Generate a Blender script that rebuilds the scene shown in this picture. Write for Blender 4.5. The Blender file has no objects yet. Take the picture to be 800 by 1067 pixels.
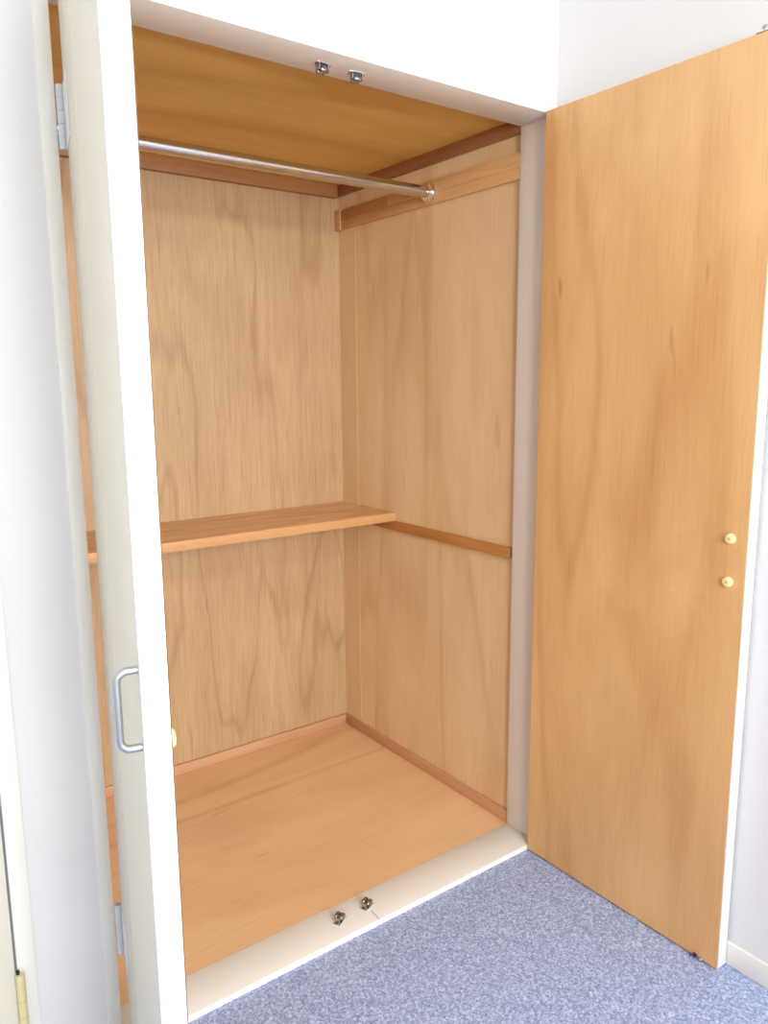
import bpy, bmesh, math, random
from mathutils import Vector, Matrix

random.seed(7)
S = bpy.context.scene
COL = S.collection

# ------------------------------------------------------------------ camera
def set_camera():
    yaw, pitch, roll = math.radians(36.3172), math.radians(9.6402), math.radians(-0.4292)
    fw = Vector((math.sin(yaw) * math.cos(pitch), math.cos(yaw) * math.cos(pitch), -math.sin(pitch)))
    rt = Vector((math.cos(yaw), -math.sin(yaw), 0))
    up = rt.cross(fw)
    r2 = math.cos(roll) * rt + math.sin(roll) * up
    u2 = -math.sin(roll) * rt + math.cos(roll) * up
    cam = bpy.data.cameras.new('camera')
    cam.sensor_fit = 'VERTICAL'
    cam.sensor_height = 36.0
    cam.lens = 813.03 * 36.0 / 1067.0
    cam.clip_start = 0.01
    ob = bpy.data.objects.new('camera', cam)
    m = Matrix((r2, u2, -fw)).transposed().to_4x4()
    m.translation = Vector((-1.4002, -1.26, 1.1784))
    ob.matrix_world = m
    COL.objects.link(ob)
    S.camera = ob
set_camera()

# ------------------------------------------------------------------ world, light, exposure
w = bpy.data.worlds.new('sky')
w.use_nodes = True
w.node_tree.nodes['Background'].inputs[0].default_value = (0.62, 0.78, 1.0, 1)
w.node_tree.nodes['Background'].inputs[1].default_value = 1.0
S.world = w

S.view_settings.view_transform = 'Standard'
S.view_settings.look = 'None'
S.view_settings.gamma = 1.0
S.view_settings.use_curve_mapping = False
S.view_settings.exposure = 0.43

WIN_X0, WIN_X1, WIN_Z0, WIN_Z1 = -2.00, -0.25, 0.75, 2.05
ROOM_BACK = -3.30
def area_light(name, loc, rot, sx, sy, power, col):
    l = bpy.data.lights.new(name, 'AREA')
    l.shape = 'RECTANGLE'; l.size = sx; l.size_y = sy
    l.energy = power; l.color = col
    o = bpy.data.objects.new(name, l)
    o.location = loc; o.rotation_euler = rot
    COL.objects.link(o)
    return o
# daylight outside the window in the wall behind the camera
area_light('window_daylight', ((WIN_X0 + WIN_X1) / 2, ROOM_BACK - 0.16, (WIN_Z0 + WIN_Z1) / 2),
           (math.radians(90), 0, 0), WIN_X1 - WIN_X0, WIN_Z1 - WIN_Z0, 126.0, (0.95, 0.975, 1.0))
LAMP_POWER = 32.0

# ------------------------------------------------------------------ mesh helpers
def add_box(bm, x0, x1, y0, y1, z0, z1, bevel=0.0, seg=2):
    vs = [bm.verts.new((x, y, z)) for x in (x0, x1) for y in (y0, y1) for z in (z0, z1)]
    idx = ((0, 1, 3, 2), (4, 6, 7, 5), (0, 4, 5, 1), (2, 3, 7, 6), (0, 2, 6, 4), (1, 5, 7, 3))
    fs = [bm.faces.new([vs[i] for i in f]) for f in idx]
    if bevel > 0:
        es = list({e for f in fs for e in f.edges})
        bmesh.ops.bevel(bm, geom=es, offset=bevel, segments=seg, profile=0.5, affect='EDGES')

def add_tube(bm, pts, r, n=16, caps=True):
    """a round tube along a list of points"""
    pts = [Vector(p) for p in pts]
    rings = []
    t0 = (pts[1] - pts[0]).normalized()
    a = Vector((0, 0, 1)) if abs(t0.z) < 0.9 else Vector((1, 0, 0))
    nrm = t0.cross(a).normalized()
    for i, p in enumerate(pts):
        if i == 0: t = pts[1] - pts[0]
        elif i == len(pts) - 1: t = pts[-1] - pts[-2]
        else: t = (pts[i + 1] - p).normalized() + (p - pts[i - 1]).normalized()
        t.normalize()
        nrm = (nrm - t * nrm.dot(t)).normalized()
        b = t.cross(nrm)
        rr = r[i] if isinstance(r, (list, tuple)) else r
        rings.append([bm.verts.new(p + rr * (math.cos(2 * math.pi * k / n) * nrm + math.sin(2 * math.pi * k / n) * b)) for k in range(n)])
    for a_, b_ in zip(rings, rings[1:]):
        for k in range(n):
            bm.faces.new((a_[k], a_[(k + 1) % n], b_[(k + 1) % n], b_[k]))
    if caps:
        bm.faces.new(rings[0][::-1]); bm.faces.new(rings[-1])

def link(name, bm, mat, parent=None, smooth=False):
    bmesh.ops.recalc_face_normals(bm, faces=bm.faces[:])
    me = bpy.data.meshes.new(name)
    bm.to_mesh(me); bm.free()
    if smooth:
        for p in me.polygons: p.use_smooth = True
        me.set_sharp_from_angle(angle=math.radians(40))
    me.materials.append(mat)
    o = bpy.data.objects.new(name, me)
    COL.objects.link(o)
    if parent: o.parent = parent
    return o

def box(name, x0, x1, y0, y1, z0, z1, mat, parent=None, bevel=0.0, seg=2):
    bm = bmesh.new()
    add_box(bm, x0, x1, y0, y1, z0, z1, bevel, seg)
    return link(name, bm, mat, parent, smooth=bevel > 0)

def tube(name, pts, r, mat, parent=None, n=16):
    bm = bmesh.new()
    add_tube(bm, pts, r, n)
    return link(name, bm, mat, parent, smooth=True)

def tag(o, label, cat=None, group=None, kind=None):
    o['label'] = label
    if cat: o['category'] = cat
    if group: o['group'] = group
    if kind: o['kind'] = kind
    return o

def struct(o, label, cat):
    return tag(o, label, cat, kind='structure')

def empty(name, loc=(0, 0, 0), rz=0.0):
    o = bpy.data.objects.new(name, None)
    o.empty_display_size = 0.05
    o.location = loc; o.rotation_euler = (0, 0, rz)
    COL.objects.link(o)
    return o

# ------------------------------------------------------------------ materials
def srgb(r, g, b):
    f = lambda c: (c / 12.92) if c <= 0.04045 else ((c + 0.055) / 1.055) ** 2.4
    return (f(r / 255), f(g / 255), f(b / 255), 1)

def new_mat(name):
    m = bpy.data.materials.new(name); m.use_nodes = True
    nt = m.node_tree
    return m, nt, nt.nodes['Principled BSDF']

def paint(name, col, rough=0.5, var=0.03, bump=0.02, scale=60, metallic=0.0):
    m, nt, b = new_mat(name)
    N, L = nt.nodes.new, nt.links.new
    tc = N('ShaderNodeTexCoord')
    no = N('ShaderNodeTexNoise'); no.inputs['Scale'].default_value = scale; no.inputs['Detail'].default_value = 4
    L(tc.outputs['Object'], no.inputs['Vector'])
    big = N('ShaderNodeTexNoise'); big.inputs['Scale'].default_value = 2.5; big.inputs['Detail'].default_value = 2
    L(tc.outputs['Object'], big.inputs['Vector'])
    mx = N('ShaderNodeMix'); mx.data_type = 'RGBA'
    L(big.outputs['Fac'], mx.inputs['Factor'])
    mx.inputs['A'].default_value = tuple(max(0, c * (1 - var)) for c in col[:3]) + (1,)
    mx.inputs['B'].default_value = tuple(min(1, c * (1 + var)) for c in col[:3]) + (1,)
    L(mx.outputs['Result'], b.inputs['Base Color'])
    b.inputs['Roughness'].default_value = rough
    b.inputs['Metallic'].default_value = metallic
    if bump:
        bp = N('ShaderNodeBump'); bp.inputs['Strength'].default_value = bump; bp.inputs['Distance'].default_value = 0.002
        L(no.outputs['Fac'], bp.inputs['Height']); L(bp.outputs['Normal'], b.inputs['Normal'])
    return m

def wood(name, light, dark, grain='Z', seed=0.0, figure=3.0, rings=9.0, ring_amt=0.35, fibre_amt=0.45,
         streak_amt=0.35, blotch=0.35, rough=0.5, streak=None, coarse_amt=0.25, ring_pow=2.2, mark_amt=0.0):
    """plywood / timber: contour figure + long fibres + scattered dark pores, grain along one object axis"""
    m, nt, b = new_mat(name)
    N, L = nt.nodes.new, nt.links.new
    ax = 'XYZ'.index(grain)
    tc = N('ShaderNodeTexCoord')
    off = N('ShaderNodeVectorMath'); off.operation = 'ADD'
    off.inputs[1].default_value = (seed * 3.17, seed * 1.73, seed * 2.41)
    L(tc.outputs['Object'], off.inputs[0])
    def mapped(across, along):
        mp = N('ShaderNodeMapping')
        s = [across] * 3; s[ax] = along
        mp.inputs['Scale'].default_value = s
        L(off.outputs[0], mp.inputs['Vector'])
        return mp.outputs['Vector']
    def noise(vec, detail=3, rough_=0.5, dist=0.0):
        n = N('ShaderNodeTexNoise'); n.inputs['Scale'].default_value = 1
        n.inputs['Detail'].default_value = detail; n.inputs['Roughness'].default_value = rough_
        n.inputs['Distortion'].default_value = dist
        L(vec, n.inputs['Vector']); return n.outputs['Fac']
    def math_(op, a, c=None, d=None):
        k = N('ShaderNodeMath'); k.operation = op
        for i, v in enumerate((a, c, d)):
            if v is None: continue
            if isinstance(v, (int, float)): k.inputs[i].default_value = v
            else: L(v, k.inputs[i])
        return k.outputs[0]
    def ramp(fac, lo, hi):
        k = N('ShaderNodeMapRange'); k.inputs['From Min'].default_value = lo; k.inputs['From Max'].default_value = hi
        L(fac, k.inputs['Value']); return k.outputs['Result']
    fig = noise(mapped(figure, figure * 0.16), 2, 0.45, 0.3)
    s = math_('SINE', math_('MULTIPLY', fig, rings * 6.2832))
    ring = math_('POWER', math_('MULTIPLY_ADD', s, 0.5, 0.5), ring_pow)
    fibre = noise(mapped(170, 9.0), 4, 0.65)
    coarse = noise(mapped(28, 0.7), 3, 0.6)
    pores = ramp(noise(mapped(330, 5.0), 2, 0.5), 0.60, 0.72)
    blot = ramp(noise(mapped(5, 1.9), 5, 0.6, 0.6), 0.3, 0.7)
    marks = ramp(noise(mapped(34, 6.0), 1, 0.4), 0.74, 0.80)
    f = math_('MULTIPLY', ring, ring_amt)
    f = math_('ADD', f, math_('MULTIPLY', ramp(fibre, 0.3, 0.7), fibre_amt))
    f = math_('ADD', f, math_('MULTIPLY', ramp(coarse, 0.35, 0.7), coarse_amt))
    f = math_('ADD', f, math_('MULTIPLY', blot, blotch))
    f = math_('MULTIPLY', f, 1.0 / (ring_amt + fibre_amt + coarse_amt + blotch))
    k = N('ShaderNodeMix'); k.data_type = 'RGBA'
    L(f, k.inputs['Factor']); k.inputs['A'].default_value = light; k.inputs['B'].default_value = dark
    st = N('ShaderNodeMix'); st.data_type = 'RGBA'
    sc = streak or tuple(c * 0.62 for c in dark[:3]) + (1,)
    L(math_('MAXIMUM', math_('MULTIPLY', pores, streak_amt), math_('MULTIPLY', marks, mark_amt)), st.inputs['Factor'])
    L(k.outputs['Result'], st.inputs['A']); st.inputs['B'].default_value = sc
    L(st.outputs['Result'], b.inputs['Base Color'])
    b.inputs['Roughness'].default_value = rough
    bp = N('ShaderNodeBump'); bp.inputs['Strength'].default_value = 0.12; bp.inputs['Distance'].default_value = 0.001
    L(math_('ADD', fibre, math_('MULTIPLY', pores, -0.6)), bp.inputs['Height']); L(bp.outputs['Normal'], b.inputs['Normal'])
    return m

def metal(name, col, rough=0.18):
    m, nt, b = new_mat(name)
    N, L = nt.nodes.new, nt.links.new
    tc = N('ShaderNodeTexCoord'); no = N('ShaderNodeTexNoise'); no.inputs['Scale'].default_value = 90
    L(tc.outputs['Object'], no.inputs['Vector'])
    mr = N('ShaderNodeMapRange'); mr.inputs['To Min'].default_value = rough * 0.8; mr.inputs['To Max'].default_value = rough * 1.3
    L(no.outputs['Fac'], mr.inputs['Value']); L(mr.outputs['Result'], b.inputs['Roughness'])
    b.inputs['Base Color'].default_value = col; b.inputs['Metallic'].default_value = 1.0
    return m

def carpet_mat():
    m, nt, b = new_mat('carpet_blue_grey')
    N, L = nt.nodes.new, nt.links.new
    tc = N('ShaderNodeTexCoord')
    n1 = N('ShaderNodeTexNoise'); n1.inputs['Scale'].default_value = 210; n1.inputs['Detail'].default_value = 3; n1.inputs['Roughness'].default_value = 0.65
    n2 = N('ShaderNodeTexVoronoi'); n2.inputs['Scale'].default_value = 230
    n3 = N('ShaderNodeTexNoise'); n3.inputs['Scale'].default_value = 9; n3.inputs['Detail'].default_value = 3
    for n in (n1, n2, n3): L(tc.outputs['Object'], n.inputs['Vector'])
    a = N('ShaderNodeMath'); a.operation = 'MULTIPLY_ADD'; a.inputs[1].default_value = 0.35
    L(n2.outputs['Color'], a.inputs[0]); L(n1.outputs['Fac'], a.inputs[2])
    r = N('ShaderNodeValToRGB')
    r.color_ramp.elements[0].position = 0.36; r.color_ramp.elements[0].color = srgb(108, 120, 154)
    r.color_ramp.elements[1].position = 0.98; r.color_ramp.elements[1].color = srgb(214, 223, 246)
    e = r.color_ramp.elements.new(0.66); e.color = srgb(156, 168, 202)
    L(a.outputs[0], r.inputs['Fac'])
    L(r.outputs['Color'], b.inputs['Base Color'])
    b.inputs['Roughness'].default_value = 0.95
    bp = N('ShaderNodeBump'); bp.inputs['Strength'].default_value = 0.5; bp.inputs['Distance'].default_value = 0.004
    L(a.outputs[0], bp.inputs['Height']); L(bp.outputs['Normal'], b.inputs['Normal'])
    return m

M = {}
M['wall'] = paint('white_wall_paper', (0.71, 0.695, 0.68, 1), 0.8, 0.01, 0.15, 220)
M['trim'] = paint('cream_gloss_paint', (0.81, 0.785, 0.71, 1), 0.38, 0.02, 0.03, 40)
M['door_white'] = paint('white_door_paint', (0.70, 0.65, 0.535, 1), 0.42, 0.02, 0.03, 40)
M['hinge_strip'] = paint('door_hinge_strip', (0.645, 0.585, 0.47, 1), 0.42, 0.02, 0.03, 40)
M['edge'] = paint('white_edge_paint', (0.74, 0.75, 0.75, 1), 0.45, 0.02, 0.03, 40)
M['ceiling'] = paint('white_ceiling_paint', (0.82, 0.82, 0.82, 1), 0.9, 0.01, 0.1, 120)
M['carpet'] = carpet_mat()
M['ply_back'] = wood('plywood_back', srgb(203, 170, 127), srgb(156, 119, 78), 'Z', 1.0, 5.5, 5, 0.32, 0.35, 0.55, 0.3, coarse_amt=0.18, ring_pow=14, mark_amt=0.25)
M['ply_side'] = wood('plywood_side', srgb(238, 209, 164), srgb(212, 170, 119), 'Z', 2.3, 3.4, 4, 0.35, 0.2, 0.22, 0.5, coarse_amt=0.06, ring_pow=8, mark_amt=0.3)
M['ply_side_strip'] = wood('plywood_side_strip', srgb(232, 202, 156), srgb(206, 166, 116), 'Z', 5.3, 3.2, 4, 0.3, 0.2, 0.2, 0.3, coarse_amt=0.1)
M['ply_door'] = wood('plywood_door', srgb(232, 188, 130), srgb(194, 141, 86), 'Z', 4.1, 3.6, 4, 0.34, 0.2, 0.2, 0.65, 0.42, coarse_amt=0.08, ring_pow=7, mark_amt=0.5)
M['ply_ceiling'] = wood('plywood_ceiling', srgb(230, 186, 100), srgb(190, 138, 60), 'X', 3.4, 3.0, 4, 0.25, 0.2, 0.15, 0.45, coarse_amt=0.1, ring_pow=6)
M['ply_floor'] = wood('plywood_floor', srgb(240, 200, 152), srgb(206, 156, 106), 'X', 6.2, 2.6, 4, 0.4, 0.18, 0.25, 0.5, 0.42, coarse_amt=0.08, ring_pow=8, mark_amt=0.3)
M['shelf'] = wood('shelf_veneer', srgb(236, 194, 146), srgb(200, 150, 104), 'X', 7.7, 7.0, 6, 0.5, 0.3, 0.3, 0.2)
M['shelf_edge'] = wood('shelf_edge_strip', srgb(212, 162, 108), srgb(196, 142, 88), 'X', 8.2, 5.0, 4, 0.2, 0.4, 0.1, 0.2)
M['batten_red'] = wood('batten_red_brown', srgb(160, 106, 64), srgb(130, 78, 44), 'Y', 9.1, 8.0, 4, 0.3, 0.5, 0.3, 0.3)
M['batten_redX'] = wood('batten_red_brown_across', srgb(180, 126, 78), srgb(150, 98, 56), 'X', 9.4, 8.0, 4, 0.3, 0.5, 0.3, 0.3)
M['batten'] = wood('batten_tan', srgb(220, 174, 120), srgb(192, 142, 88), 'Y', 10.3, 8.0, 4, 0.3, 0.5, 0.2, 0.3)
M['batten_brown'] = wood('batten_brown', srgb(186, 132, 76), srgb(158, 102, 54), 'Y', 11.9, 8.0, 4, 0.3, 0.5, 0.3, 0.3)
M['cleat'] = wood('cleat_amber', srgb(196, 134, 72), srgb(166, 106, 52), 'Y', 12.4, 8.0, 4, 0.3, 0.5, 0.3, 0.3)
M['skirt'] = wood('skirting_pinkish', srgb(212, 162, 124), srgb(188, 136, 98), 'Y', 13.2, 8.0, 4, 0.3, 0.5, 0.3, 0.3)
M['skirtX'] = wood('skirting_pinkish_across', srgb(212, 164, 126), srgb(188, 138, 100), 'X', 14.2, 8.0, 4, 0.3, 0.5, 0.3, 0.3)
M['ply_edge'] = wood('plywood_cut_edge', srgb(80, 52, 34), srgb(40, 26, 20), 'X', 15.0, 3, 6, 0.5, 0.3, 0.5, 0.5)
M['chrome'] = metal('chrome', (0.86, 0.86, 0.87, 1), 0.12)
M['steel'] = metal('satin_steel', (0.50, 0.50, 0.49, 1), 0.36)
M['rod'] = metal('rod_chrome', (0.60, 0.58, 0.56, 1), 0.2)
M['gunmetal'] = metal('roller_gunmetal', (0.34, 0.34, 0.36, 1), 0.22)
M['dark_metal'] = metal('dark_steel', (0.12, 0.12, 0.13, 1), 0.3)  # darker steel for catch screws, springs and a strike roller
M['hinge_white'] = paint('hinge_grey_white', (0.60, 0.62, 0.60, 1), 0.35, 0.05, 0.05, 80)
M['hinge_leaf'] = paint('hinge_leaf_painted', (0.72, 0.715, 0.70, 1), 0.35, 0.04, 0.05, 80)
M['hinge_brass'] = paint('hinge_painted_olive', srgb(208, 196, 142), 0.4, 0.08, 0.05, 90)
M['bumper'] = paint('bumper_ivory_plastic', srgb(244, 226, 160), 0.4, 0.03, 0.0)
M['bumper_centre'] = paint('bumper_screw_recess', srgb(206, 178, 108), 0.5, 0.03, 0.0)
M['mark'] = paint('crack_brown', srgb(150, 112, 80), 0.8, 0.1, 0.0)
M['black'] = paint('black_gap', (0.02, 0.018, 0.016, 1), 0.8, 0.1, 0.0)
M['frame'] = paint('window_frame_white', (0.8, 0.8, 0.8, 1), 0.4, 0.02, 0.0)

def glass_mat():
    m, nt, b = new_mat('window_glass')
    N, L = nt.nodes.new, nt.links.new
    tr = N('ShaderNodeBsdfTransparent'); gl = N('ShaderNodeBsdfGlossy'); gl.inputs['Roughness'].default_value = 0.02
    fr = N('ShaderNodeFresnel'); fr.inputs['IOR'].default_value = 1.45
    mx = N('ShaderNodeMixShader')
    L(fr.outputs[0], mx.inputs[0]); L(tr.outputs[0], mx.inputs[1]); L(gl.outputs[0], mx.inputs[2])
    L(mx.outputs[0], nt.nodes['Material Output'].inputs['Surface'])
    return m
M['glass'] = glass_mat()
def emit_mat(name, col, s):
    m, nt, b = new_mat(name)
    b.inputs['Base Color'].default_value = (0.8, 0.8, 0.8, 1)
    b.inputs['Emission Color'].default_value = col; b.inputs['Emission Strength'].default_value = s
    return m

# ------------------------------------------------------------------ dimensions (metres)
W = 1.06           # opening width, x from -W to 0
H = 1.7517         # opening height, sill top = 0
D0 = 0.10          # depth of jamb / sill / head
ZF = -0.0131       # carpet
XR = 0.0125        # inner face of closet right wall
XL = -W - 0.0125
YB = 0.8913        # inner face of closet back wall
ZC = 1.770         # closet ceiling
XW = 0.0118        # room right wall
ROOM_L = -2.60
ROOM_T = 2.30
T = 0.012          # panel thickness

# ------------------------------------------------------------------ room shell
struct(box('floor', ROOM_L, XW, ROOM_BACK, 0.0, ZF - 0.05, ZF, M['carpet']), 'blue-grey speckled carpet in front of the closet', 'carpet')
struct(box('ceiling', ROOM_L, XW, ROOM_BACK, 0.10, ROOM_T, ROOM_T + 0.05, M['ceiling']), 'plain white ceiling of the room', 'ceiling')
struct(box('wall_right', XW, XW + 0.10, ROOM_BACK, 0.0045, ZF - 0.05, ROOM_T, M['wall']), 'white side wall behind the open right door', 'wall')
struct(box('wall_left', ROOM_L - 0.10, ROOM_L, ROOM_BACK, 0.0045, ZF - 0.05, ROOM_T, M['wall']), 'white room wall opposite the right side wall', 'wall')
bm = bmesh.new()
add_box(bm, ROOM_L, WIN_X0, ROOM_BACK - 0.12, ROOM_BACK, ZF - 0.05, ROOM_T)
add_box(bm, WIN_X1, XW, ROOM_BACK - 0.12, ROOM_BACK, ZF - 0.05, ROOM_T)
add_box(bm, WIN_X0, WIN_X1, ROOM_BACK - 0.12, ROOM_BACK, ZF - 0.05, WIN_Z0)
add_box(bm, WIN_X0, WIN_X1, ROOM_BACK - 0.12, ROOM_BACK, WIN_Z1, ROOM_T)
struct(link('wall_back', bm, M['wall']), 'white wall with the window, facing the closet', 'wall')
# window
wn = struct(empty('window_1', ((WIN_X0 + WIN_X1) / 2, ROOM_BACK - 0.06, WIN_Z0)), 'white two-pane sliding window facing the closet', 'window')
hw_, hh_ = (WIN_X1 - WIN_X0) / 2, WIN_Z1 - WIN_Z0
bm = bmesh.new()
add_box(bm, -hw_, hw_, -0.03, 0.03, 0, 0.05); add_box(bm, -hw_, hw_, -0.03, 0.03, hh_ - 0.05, hh_)
add_box(bm, -hw_, -hw_ + 0.05, -0.03, 0.03, 0.05, hh_ - 0.05); add_box(bm, hw_ - 0.05, hw_, -0.03, 0.03, 0.05, hh_ - 0.05)
link('window_frame', bm, M['frame'], wn)
box('mullion', -0.03, 0.03, -0.025, 0.025, 0.05, hh_ - 0.05, M['frame'], wn)
box('pane', -hw_ + 0.05, -0.03, -0.003, 0.003, 0.05, hh_ - 0.05, M['glass'], wn)
box('pane', 0.03, hw_ - 0.05, -0.003, 0.003, 0.05, hh_ - 0.05, M['glass'], wn)

# wall above the closet and the strip between the two closet doors
FASC = H + 0.0231
bm = bmesh.new()
add_box(bm, ROOM_L, XW, 0.0045, 0.10, FASC, ROOM_T)
add_box(bm, -1.190, -1.083, 0.0045, 0.10, ZF, FASC)
struct(link('wall_front', bm, M['wall']), 'white wall above the closet and beside its left frame', 'wall')

# closet frame: head, sill, two jambs
struct(box('trim_1', -1.083, XW, 0.0, D0, H, FASC, M['trim'], bevel=0.0012), 'cream painted head of the closet frame with two catches', 'frame')
sill = struct(box('trim_2', -1.083, XW, 0.0, D0, ZF - 0.02, 0.0, M['trim'], bevel=0.0016), 'cream painted sill of the closet along the carpet', 'frame')
struct(box('trim_3', 0.0, XW, 0.0, D0, 0.0, H, M['trim'], bevel=0.001), 'cream painted right jamb between closet and open door', 'frame')
struct(box('trim_4', -1.083, -W, 0.0, D0, 0.0, H, M['trim'], bevel=0.0015), 'cream painted left jamb beside the hinges of the left door', 'frame')
struct(box('trim_5', -1.218, -1.190, 0.0, D0, ZF, FASC, M['trim'], bevel=0.0015), 'cream door frame strip at the far left edge', 'frame')
# little crack running from a catch to the front edge of the sill
bm = bmesh.new()
pts = [(-0.492, 0.036), (-0.4935, 0.022), (-0.4932, 0.012), (-0.495, 0.001)]
for (xa, ya), (xb, yb) in zip(pts, pts[1:]):
    q = [bm.verts.new((xa - .0008, ya, 0.0003)), bm.verts.new((xa + .0008, ya, 0.0003)), bm.verts.new((xb + .0008, yb, 0.0003)), bm.verts.new((xb - .0008, yb, 0.0003))]
    bm.faces.new(q)
link('crack', bm, M['mark'], sill)

# baseboard along the right wall
struct(box('baseboard_right', XW - 0.006, XW, ROOM_BACK, 0.0, ZF, ZF + 0.0526, M['trim'], bevel=0.0028, seg=3), 'cream baseboard along the right wall past the open door', 'baseboard')

# ------------------------------------------------------------------ closet interior
struct(box('wall_closet_back', XL - T, XR + T, YB, YB + T, -0.03, ZC, M['ply_back']), 'plywood back wall of the closet with long vertical grain', 'closet wall')
wr = struct(box('wall_closet_right', XR, XR + T, D0, YB, -0.03, ZC, M['ply_side']), 'smooth plywood right side wall inside the closet', 'closet wall')
box('corner_strip', XR - 0.0006, XR, 0.800, YB, 0.0, 1.63, M['ply_side_strip'], wr)  # thin strip by the back corner, slightly darker than the side wall
struct(box('wall_closet_left', XL - T, XL, D0, YB, -0.03, ZC, M['ply_side']), 'plywood left side wall inside the closet behind the left door', 'closet wall')
struct(box('floor_closet', XL, XR, D0, YB, -0.03, -0.0005, M['ply_floor']), 'orange-tan plywood floor of the closet behind the sill', 'closet floor')
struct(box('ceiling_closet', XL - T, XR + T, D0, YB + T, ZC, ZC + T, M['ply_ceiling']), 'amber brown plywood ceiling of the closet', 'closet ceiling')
# skirting
struct(box('baseboard_closet_back', XL + 0.009, XR - 0.009, YB - 0.009, YB, 0, 0.032, M['skirtX'], bevel=0.001), 'thin wooden skirting along the closet back wall', 'skirting')
struct(box('baseboard_closet_right', XR - 0.009, XR, D0, YB, 0, 0.032, M['skirt'], bevel=0.001), 'thin wooden skirting along the closet right wall', 'skirting')
struct(box('baseboard_closet_left', XL, XL + 0.009, D0, YB, 0, 0.032, M['skirt'], bevel=0.001), 'thin wooden skirting along the closet left wall', 'skirting')
# battens under the ceiling
struct(box('trim_6', XR - 0.015, XR, D0, YB, ZC - 0.0303, ZC, M['batten_red'], bevel=0.001), 'dark reddish batten under the ceiling on the right wall', 'batten')
struct(box('trim_7', XL + 0.015, XR - 0.015, YB - 0.02, YB, 1.7337, ZC, M['batten_redX'], bevel=0.001), 'brown batten under the ceiling along the closet back wall', 'batten')
c = struct(empty('trim_8', (XR, D0, 1.6386)), 'stepped tan batten on the right wall carrying the hanging rod', 'batten')
LY = YB - D0
box('lower_batten', -0.0110, 0, 0, LY - 0.03, 0, 0.027, M['batten'], c, 0.001)
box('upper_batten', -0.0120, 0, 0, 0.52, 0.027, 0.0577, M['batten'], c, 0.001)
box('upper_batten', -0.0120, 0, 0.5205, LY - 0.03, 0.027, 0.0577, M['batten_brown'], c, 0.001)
box('corner_block', -0.0150, 0, LY - 0.03, LY, -0.001, 0.060, M['batten'], c, 0.001)
struct(box('trim_9', XL, XL + 0.02, D0, YB, 1.6386, 1.6963, M['batten'], bevel=0.001), 'tan batten on the left wall at the far rod end', 'batten')
# shelf cleat
struct(box('trim_10', XR - 0.012, XR, D0 + 0.012, YB, 0.7265, 0.7542, M['cleat'], bevel=0.001), 'amber cleat on the right wall holding up the shelf', 'cleat')
struct(box('trim_11', XL, XL + 0.012, D0 + 0.012, YB, 0.7265, 0.7542, M['cleat'], bevel=0.001), 'amber cleat on the left wall holding up the shelf', 'cleat')

# ------------------------------------------------------------------ shelf
sh = tag(empty('closet_shelf', ((XL + XR) / 2, 0.6003, 0.7542)), 'shallow plywood shelf spanning the closet at mid height', 'shelf')
hx_ = (XR - XL) / 2 - 0.0005
box('board', -hx_, hx_, 0.004, YB - 0.6003 - 0.0005, 0.0, 0.0252, M['shelf'], sh)
box('front_edge', -hx_, hx_, 0.0, 0.004, 0.0, 0.0252, M['shelf_edge'], sh, 0.0008)

# ------------------------------------------------------------------ hanging rod
RY, RZ = 0.4308, 1.6680
rod = tag(empty('hanging_rod', (0, RY, RZ)), 'chrome hanging rod crossing the closet near its ceiling', 'rod')
xe0, xe1 = XL + 0.0201, XR - 0.0121
tube('rod', [(xe0 + 0.002, 0, 0), (xe1 - 0.002, 0, 0)], 0.0150, M['rod'], rod, 32)
for xe, s in ((xe1, -1), (xe0, 1)):
    fl = tube('flange', [(xe, 0, 0), (xe + s * 0.003, 0, 0), (xe + s * 0.0035, 0, 0), (xe + s * 0.016, 0, 0), (xe + s * 0.017, 0, 0)],
              [0.027, 0.027, 0.0215, 0.0195, 0.0175], M['chrome'], rod, 32)
    for k in range(3):
        a = math.radians(90 + 120 * k)
        y, z = 0.0240 * math.cos(a), 0.0240 * math.sin(a)
        tube('screw', [(xe + s * 0.003, y, z), (xe + s * 0.0045, y, z)], 0.0022, M['steel'], fl, 10)

# ------------------------------------------------------------------ catches (two on the head, two on the sill)
def make_catch(name, x, y, z, up, label, rz):
    """double-roller catch: base plate, two jaws, two rollers, screws"""
    r = tag(empty(name, (x, y, z), rz), label, 'door catch', 'door catches on the closet frame')
    s = 1 if up else -1
    def zz(a, b): return (min(s * a, s * b), max(s * a, s * b))
    box('base_plate', -0.017, 0.017, -0.0085, 0.0085, *zz(0, 0.0018), M['chrome'], r, 0.0006)
    for q in (-1, 1):
        bm = bmesh.new()
        xa, xb = sorted((q * 0.0095, q * 0.0110))
        add_box(bm, xa, xb, -0.0060, 0.0060, *zz(0.0018, 0.0125), 0.0005)
        link('jaw', bm, M['steel'], r)
        tube('roller', [(-0.0088, q * 0.0062, s * 0.0125), (-0.0065, q * 0.0062, s * 0.0125), (0.0065, q * 0.0062, s * 0.0125), (0.0088, q * 0.0062, s * 0.0125)], [0.0030, 0.0048, 0.0048, 0.0030], M['gunmetal'], r, 18)
        tube('screw', [(q * 0.0140, 0, s * 0.0018), (q * 0.0140, 0, s * 0.0036)], 0.0024, M['dark_metal'], r, 10)
    box('spring', -0.0085, 0.0085, -0.0014, 0.0014, *zz(0.0018, 0.0100), M['dark_metal'], r)
    return r
make_catch('roller_catch', -0.567, 0.055, H, False, 'left of the two metal roller catches under the closet head', 0.1)
make_catch('roller_catch', -0.491, 0.055, H, False, 'right of the two metal roller catches under the closet head', -0.1)
make_catch('roller_catch', -0.567, 0.050, 0.0, True, 'left of the two metal roller catches on the closet sill', 0.5)
make_catch('roller_catch', -0.491, 0.053, 0.0, True, 'metal roller catch on the closet sill above a crack', 0.35)

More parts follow.
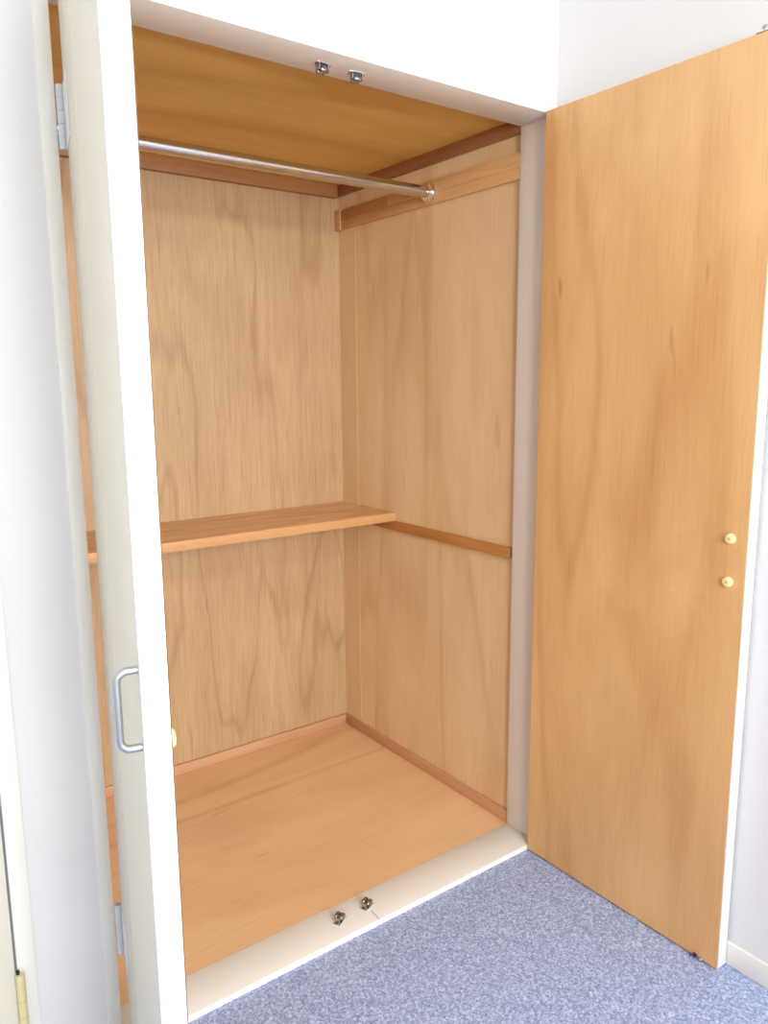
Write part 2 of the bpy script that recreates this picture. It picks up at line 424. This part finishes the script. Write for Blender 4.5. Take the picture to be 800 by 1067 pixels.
# ------------------------------------------------------------------ doors of the closet
def strike(x, y, z, s, parent):
    """metal strike on a door's top or bottom edge: plate, stud and a lip folded over the inner face"""
    p = box('strike_plate', x - 0.014, x + 0.014, y - 0.007, y + 0.007, min(z, z + s * 0.0012), max(z, z + s * 0.0012), M['chrome'], parent, 0.0004)
    k = 0.0110 if s > 0 else 0.0022
    tube('strike_stud', [(x, y, z + s * 0.0012), (x, y, z + s * k * 0.6), (x, y, z + s * k * 0.62), (x, y, z + s * k)], [0.0040, 0.0040, 0.0056, 0.0048], M['steel'], p, 14)

def bumper(x, y, z, s, parent):
    """round ivory bumper on an inner face; s = outward direction along local y"""
    b = tube('bumper', [(x, y, z), (x, y + s * 0.004, z), (x, y + s * 0.0058, z), (x, y + s * 0.0064, z)], [0.0098, 0.0098, 0.0085, 0.0060], M['bumper'], parent, 24)
    tube('bumper_screw', [(x, y + s * 0.0064, z), (x, y + s * 0.0070, z)], [0.0030, 0.0026], M['bumper_centre'], b, 12)

Z0, Z1 = -0.0095, 1.7539
# right door: inner face towards -x (local y = 0), local +x runs to the free edge
WR, TR = 0.5203, 0.0325
dr = struct(empty('door_1', (-0.0285, -0.003, Z0), math.radians(-90)), 'right closet door standing open with its bare orange plywood inside showing', 'door')
hz = Z1 - Z0
box('core', 0.0, WR - 0.006, 0.0030, TR, 0.0, hz, M['door_white'], dr, 0.001)
box('inner_face', 0.0, WR - 0.0005, 0.0, 0.0026, 0.0012, hz - 0.0012, M['ply_door'], dr)
box('face_edge', 0.0, WR - 0.0006, 0.0026, 0.0034, 0.0006, hz - 0.0006, M['ply_edge'], dr)
box('edge_strip', WR - 0.006, WR, 0.0034, TR, 0.0, hz, M['edge'], dr, 0.0012)
bumper(0.4874, 0.0, 0.8797 - Z0, -1, dr)
bumper(0.4874, 0.0, 0.7962 - Z0, -1, dr)
strike(0.484, 0.0062, hz, 1, dr)
strike(0.476, 0.012, 0.0, -1, dr)
lip = box('strike_lip', 0.466, 0.492, -0.0014, 0.0, 0.0, 0.0065, M['steel'], dr, 0.0004)
tube('strike_roller', [(0.472, -0.0014, 0.005), (0.472, -0.0060, 0.005)], 0.0042, M['dark_metal'], lip, 14)
tube('strike_roller', [(0.486, -0.0014, 0.004), (0.486, -0.0050, 0.004)], 0.0034, M['chrome'], lip, 14)

# left door: outer painted face at local y = 0, inner face towards +y
WL, TL = 0.5157, 0.0286
dl = struct(empty('door_2', (-W + 0.0075, -0.0174, Z0), math.radians(-102.03)), 'left closet door swung towards the camera, painted cream with bar handle', 'door')
SW = 0.19
box('core', SW, WL - 0.008, 0.0, TL - 0.0014, 0.0, hz, M['door_white'], dl, 0.001)
box('hinge_side_strip', 0.0, SW, 0.0006, TL - 0.0014, 0.0, hz, M['hinge_strip'], dl, 0.0030, 3)  # hinge-side part of the door, a little darker than the core
box('edge_strip', WL - 0.008, WL, 0.0, TL - 0.0014, 0.0, hz, M['edge'], dl, 0.0008)
box('face_edge', 0.0, WL - 0.0006, TL - 0.0014, TL - 0.0006, 0.0006, hz - 0.0006, M['ply_edge'], dl)
box('inner_face', 0.0, WL - 0.0045, TL - 0.0006, TL, 0.0012, hz - 0.0012, M['ply_door'], dl)
bumper(0.4874, TL, 0.8055 - Z0, 1, dl)
strike(0.490, 0.014, hz, 1, dl)
strike(0.476, 0.014, 0.0, -1, dl)
# handle
def bar_handle(x, z0, z1, out, r, parent):
    R_ = 0.011
    pts = [(x, 0.0, z0)]
    for k in range(9):
        a = math.radians(90 * k / 8)
        pts.append((x, -(out - R_ + R_ * math.sin(a)), z0 + R_ - R_ * math.cos(a)))
    for k in range(9):
        a = math.radians(90 * k / 8)
        pts.append((x, -(out - R_ + R_ * math.cos(a)), z1 - R_ + R_ * math.sin(a)))
    pts.append((x, 0.0, z1))
    return tube('handle', pts, r, M['steel'], parent, 16)
bar_handle(0.500, 0.8075 - Z0, 0.8910 - Z0, 0.0215, 0.0042, dl)
# hinges
def butt_hinge(za, zb, parent):
    L_ = zb - za
    hgr = box('hinge_leaf', -0.004, 0.070, -0.0008, 0.0006, za, zb, M['hinge_leaf'], parent, 0.0004)
    ym, xm = -0.0045, -0.0076
    for i, (f0, f1) in enumerate(((0, 0.2), (0.205, 0.395), (0.40, 0.60), (0.605, 0.795), (0.80, 1.0))):
        tube('knuckle', [(xm, ym, za + f0 * L_), (xm, ym, za + f1 * L_)], 0.0060, M['hinge_white'], hgr, 16)
    tube('hinge_pin', [(xm, ym, za - 0.001), (xm, ym, zb + 0.001)], 0.0030, M['steel'], hgr, 12)
butt_hinge(1.512 - Z0, 1.600 - Z0, dl)
butt_hinge(0.199 - Z0, 0.291 - Z0, dl)

# neighbouring closed door at the far left
dn = struct(empty('door_3', (-1.2215, 0.002, 0.0)), 'closed pale door at the far left edge with painted barrel hinge', 'door')
box('leaf', -0.60, 0.0, 0.0, 0.03, ZF + 0.006, H, M['door_white'], dn, 0.0015)
for za, zb in ((0.080, 0.235), (1.50, 1.655)):
    L_ = zb - za
    for f0, f1 in ((0, 0.30), (0.305, 0.50), (0.505, 0.69), (0.695, 1.0)):
        tube('knuckle', [(0.0055, -0.0085, za + f0 * L_), (0.0055, -0.0085, za + f1 * L_)], 0.0070, M['hinge_brass'], dn, 16)
    tube('hinge_pin', [(0.0030, -0.0070, zb - 0.004), (0.0030, -0.0070, zb + 0.006)], 0.0028, M['black'], dn, 10)

# ------------------------------------------------------------------ ceiling lamp of the room
lp = tag(empty('ceiling_lamp', (-1.28, -2.15, ROOM_T)), 'round white ceiling lamp in the middle of the room', 'lamp')
tube('lamp_base', [(0, 0, 0), (0, 0, -0.03)], 0.21, M['frame'], lp, 48)
tube('lamp_shade', [(0, 0, -0.03), (0, 0, -0.06), (0, 0, -0.085), (0, 0, -0.095)], [0.20, 0.20, 0.17, 0.11], emit_mat('lamp_diffuser', (1.0, 0.98, 0.94, 1), LAMP_POWER), lp, 48)
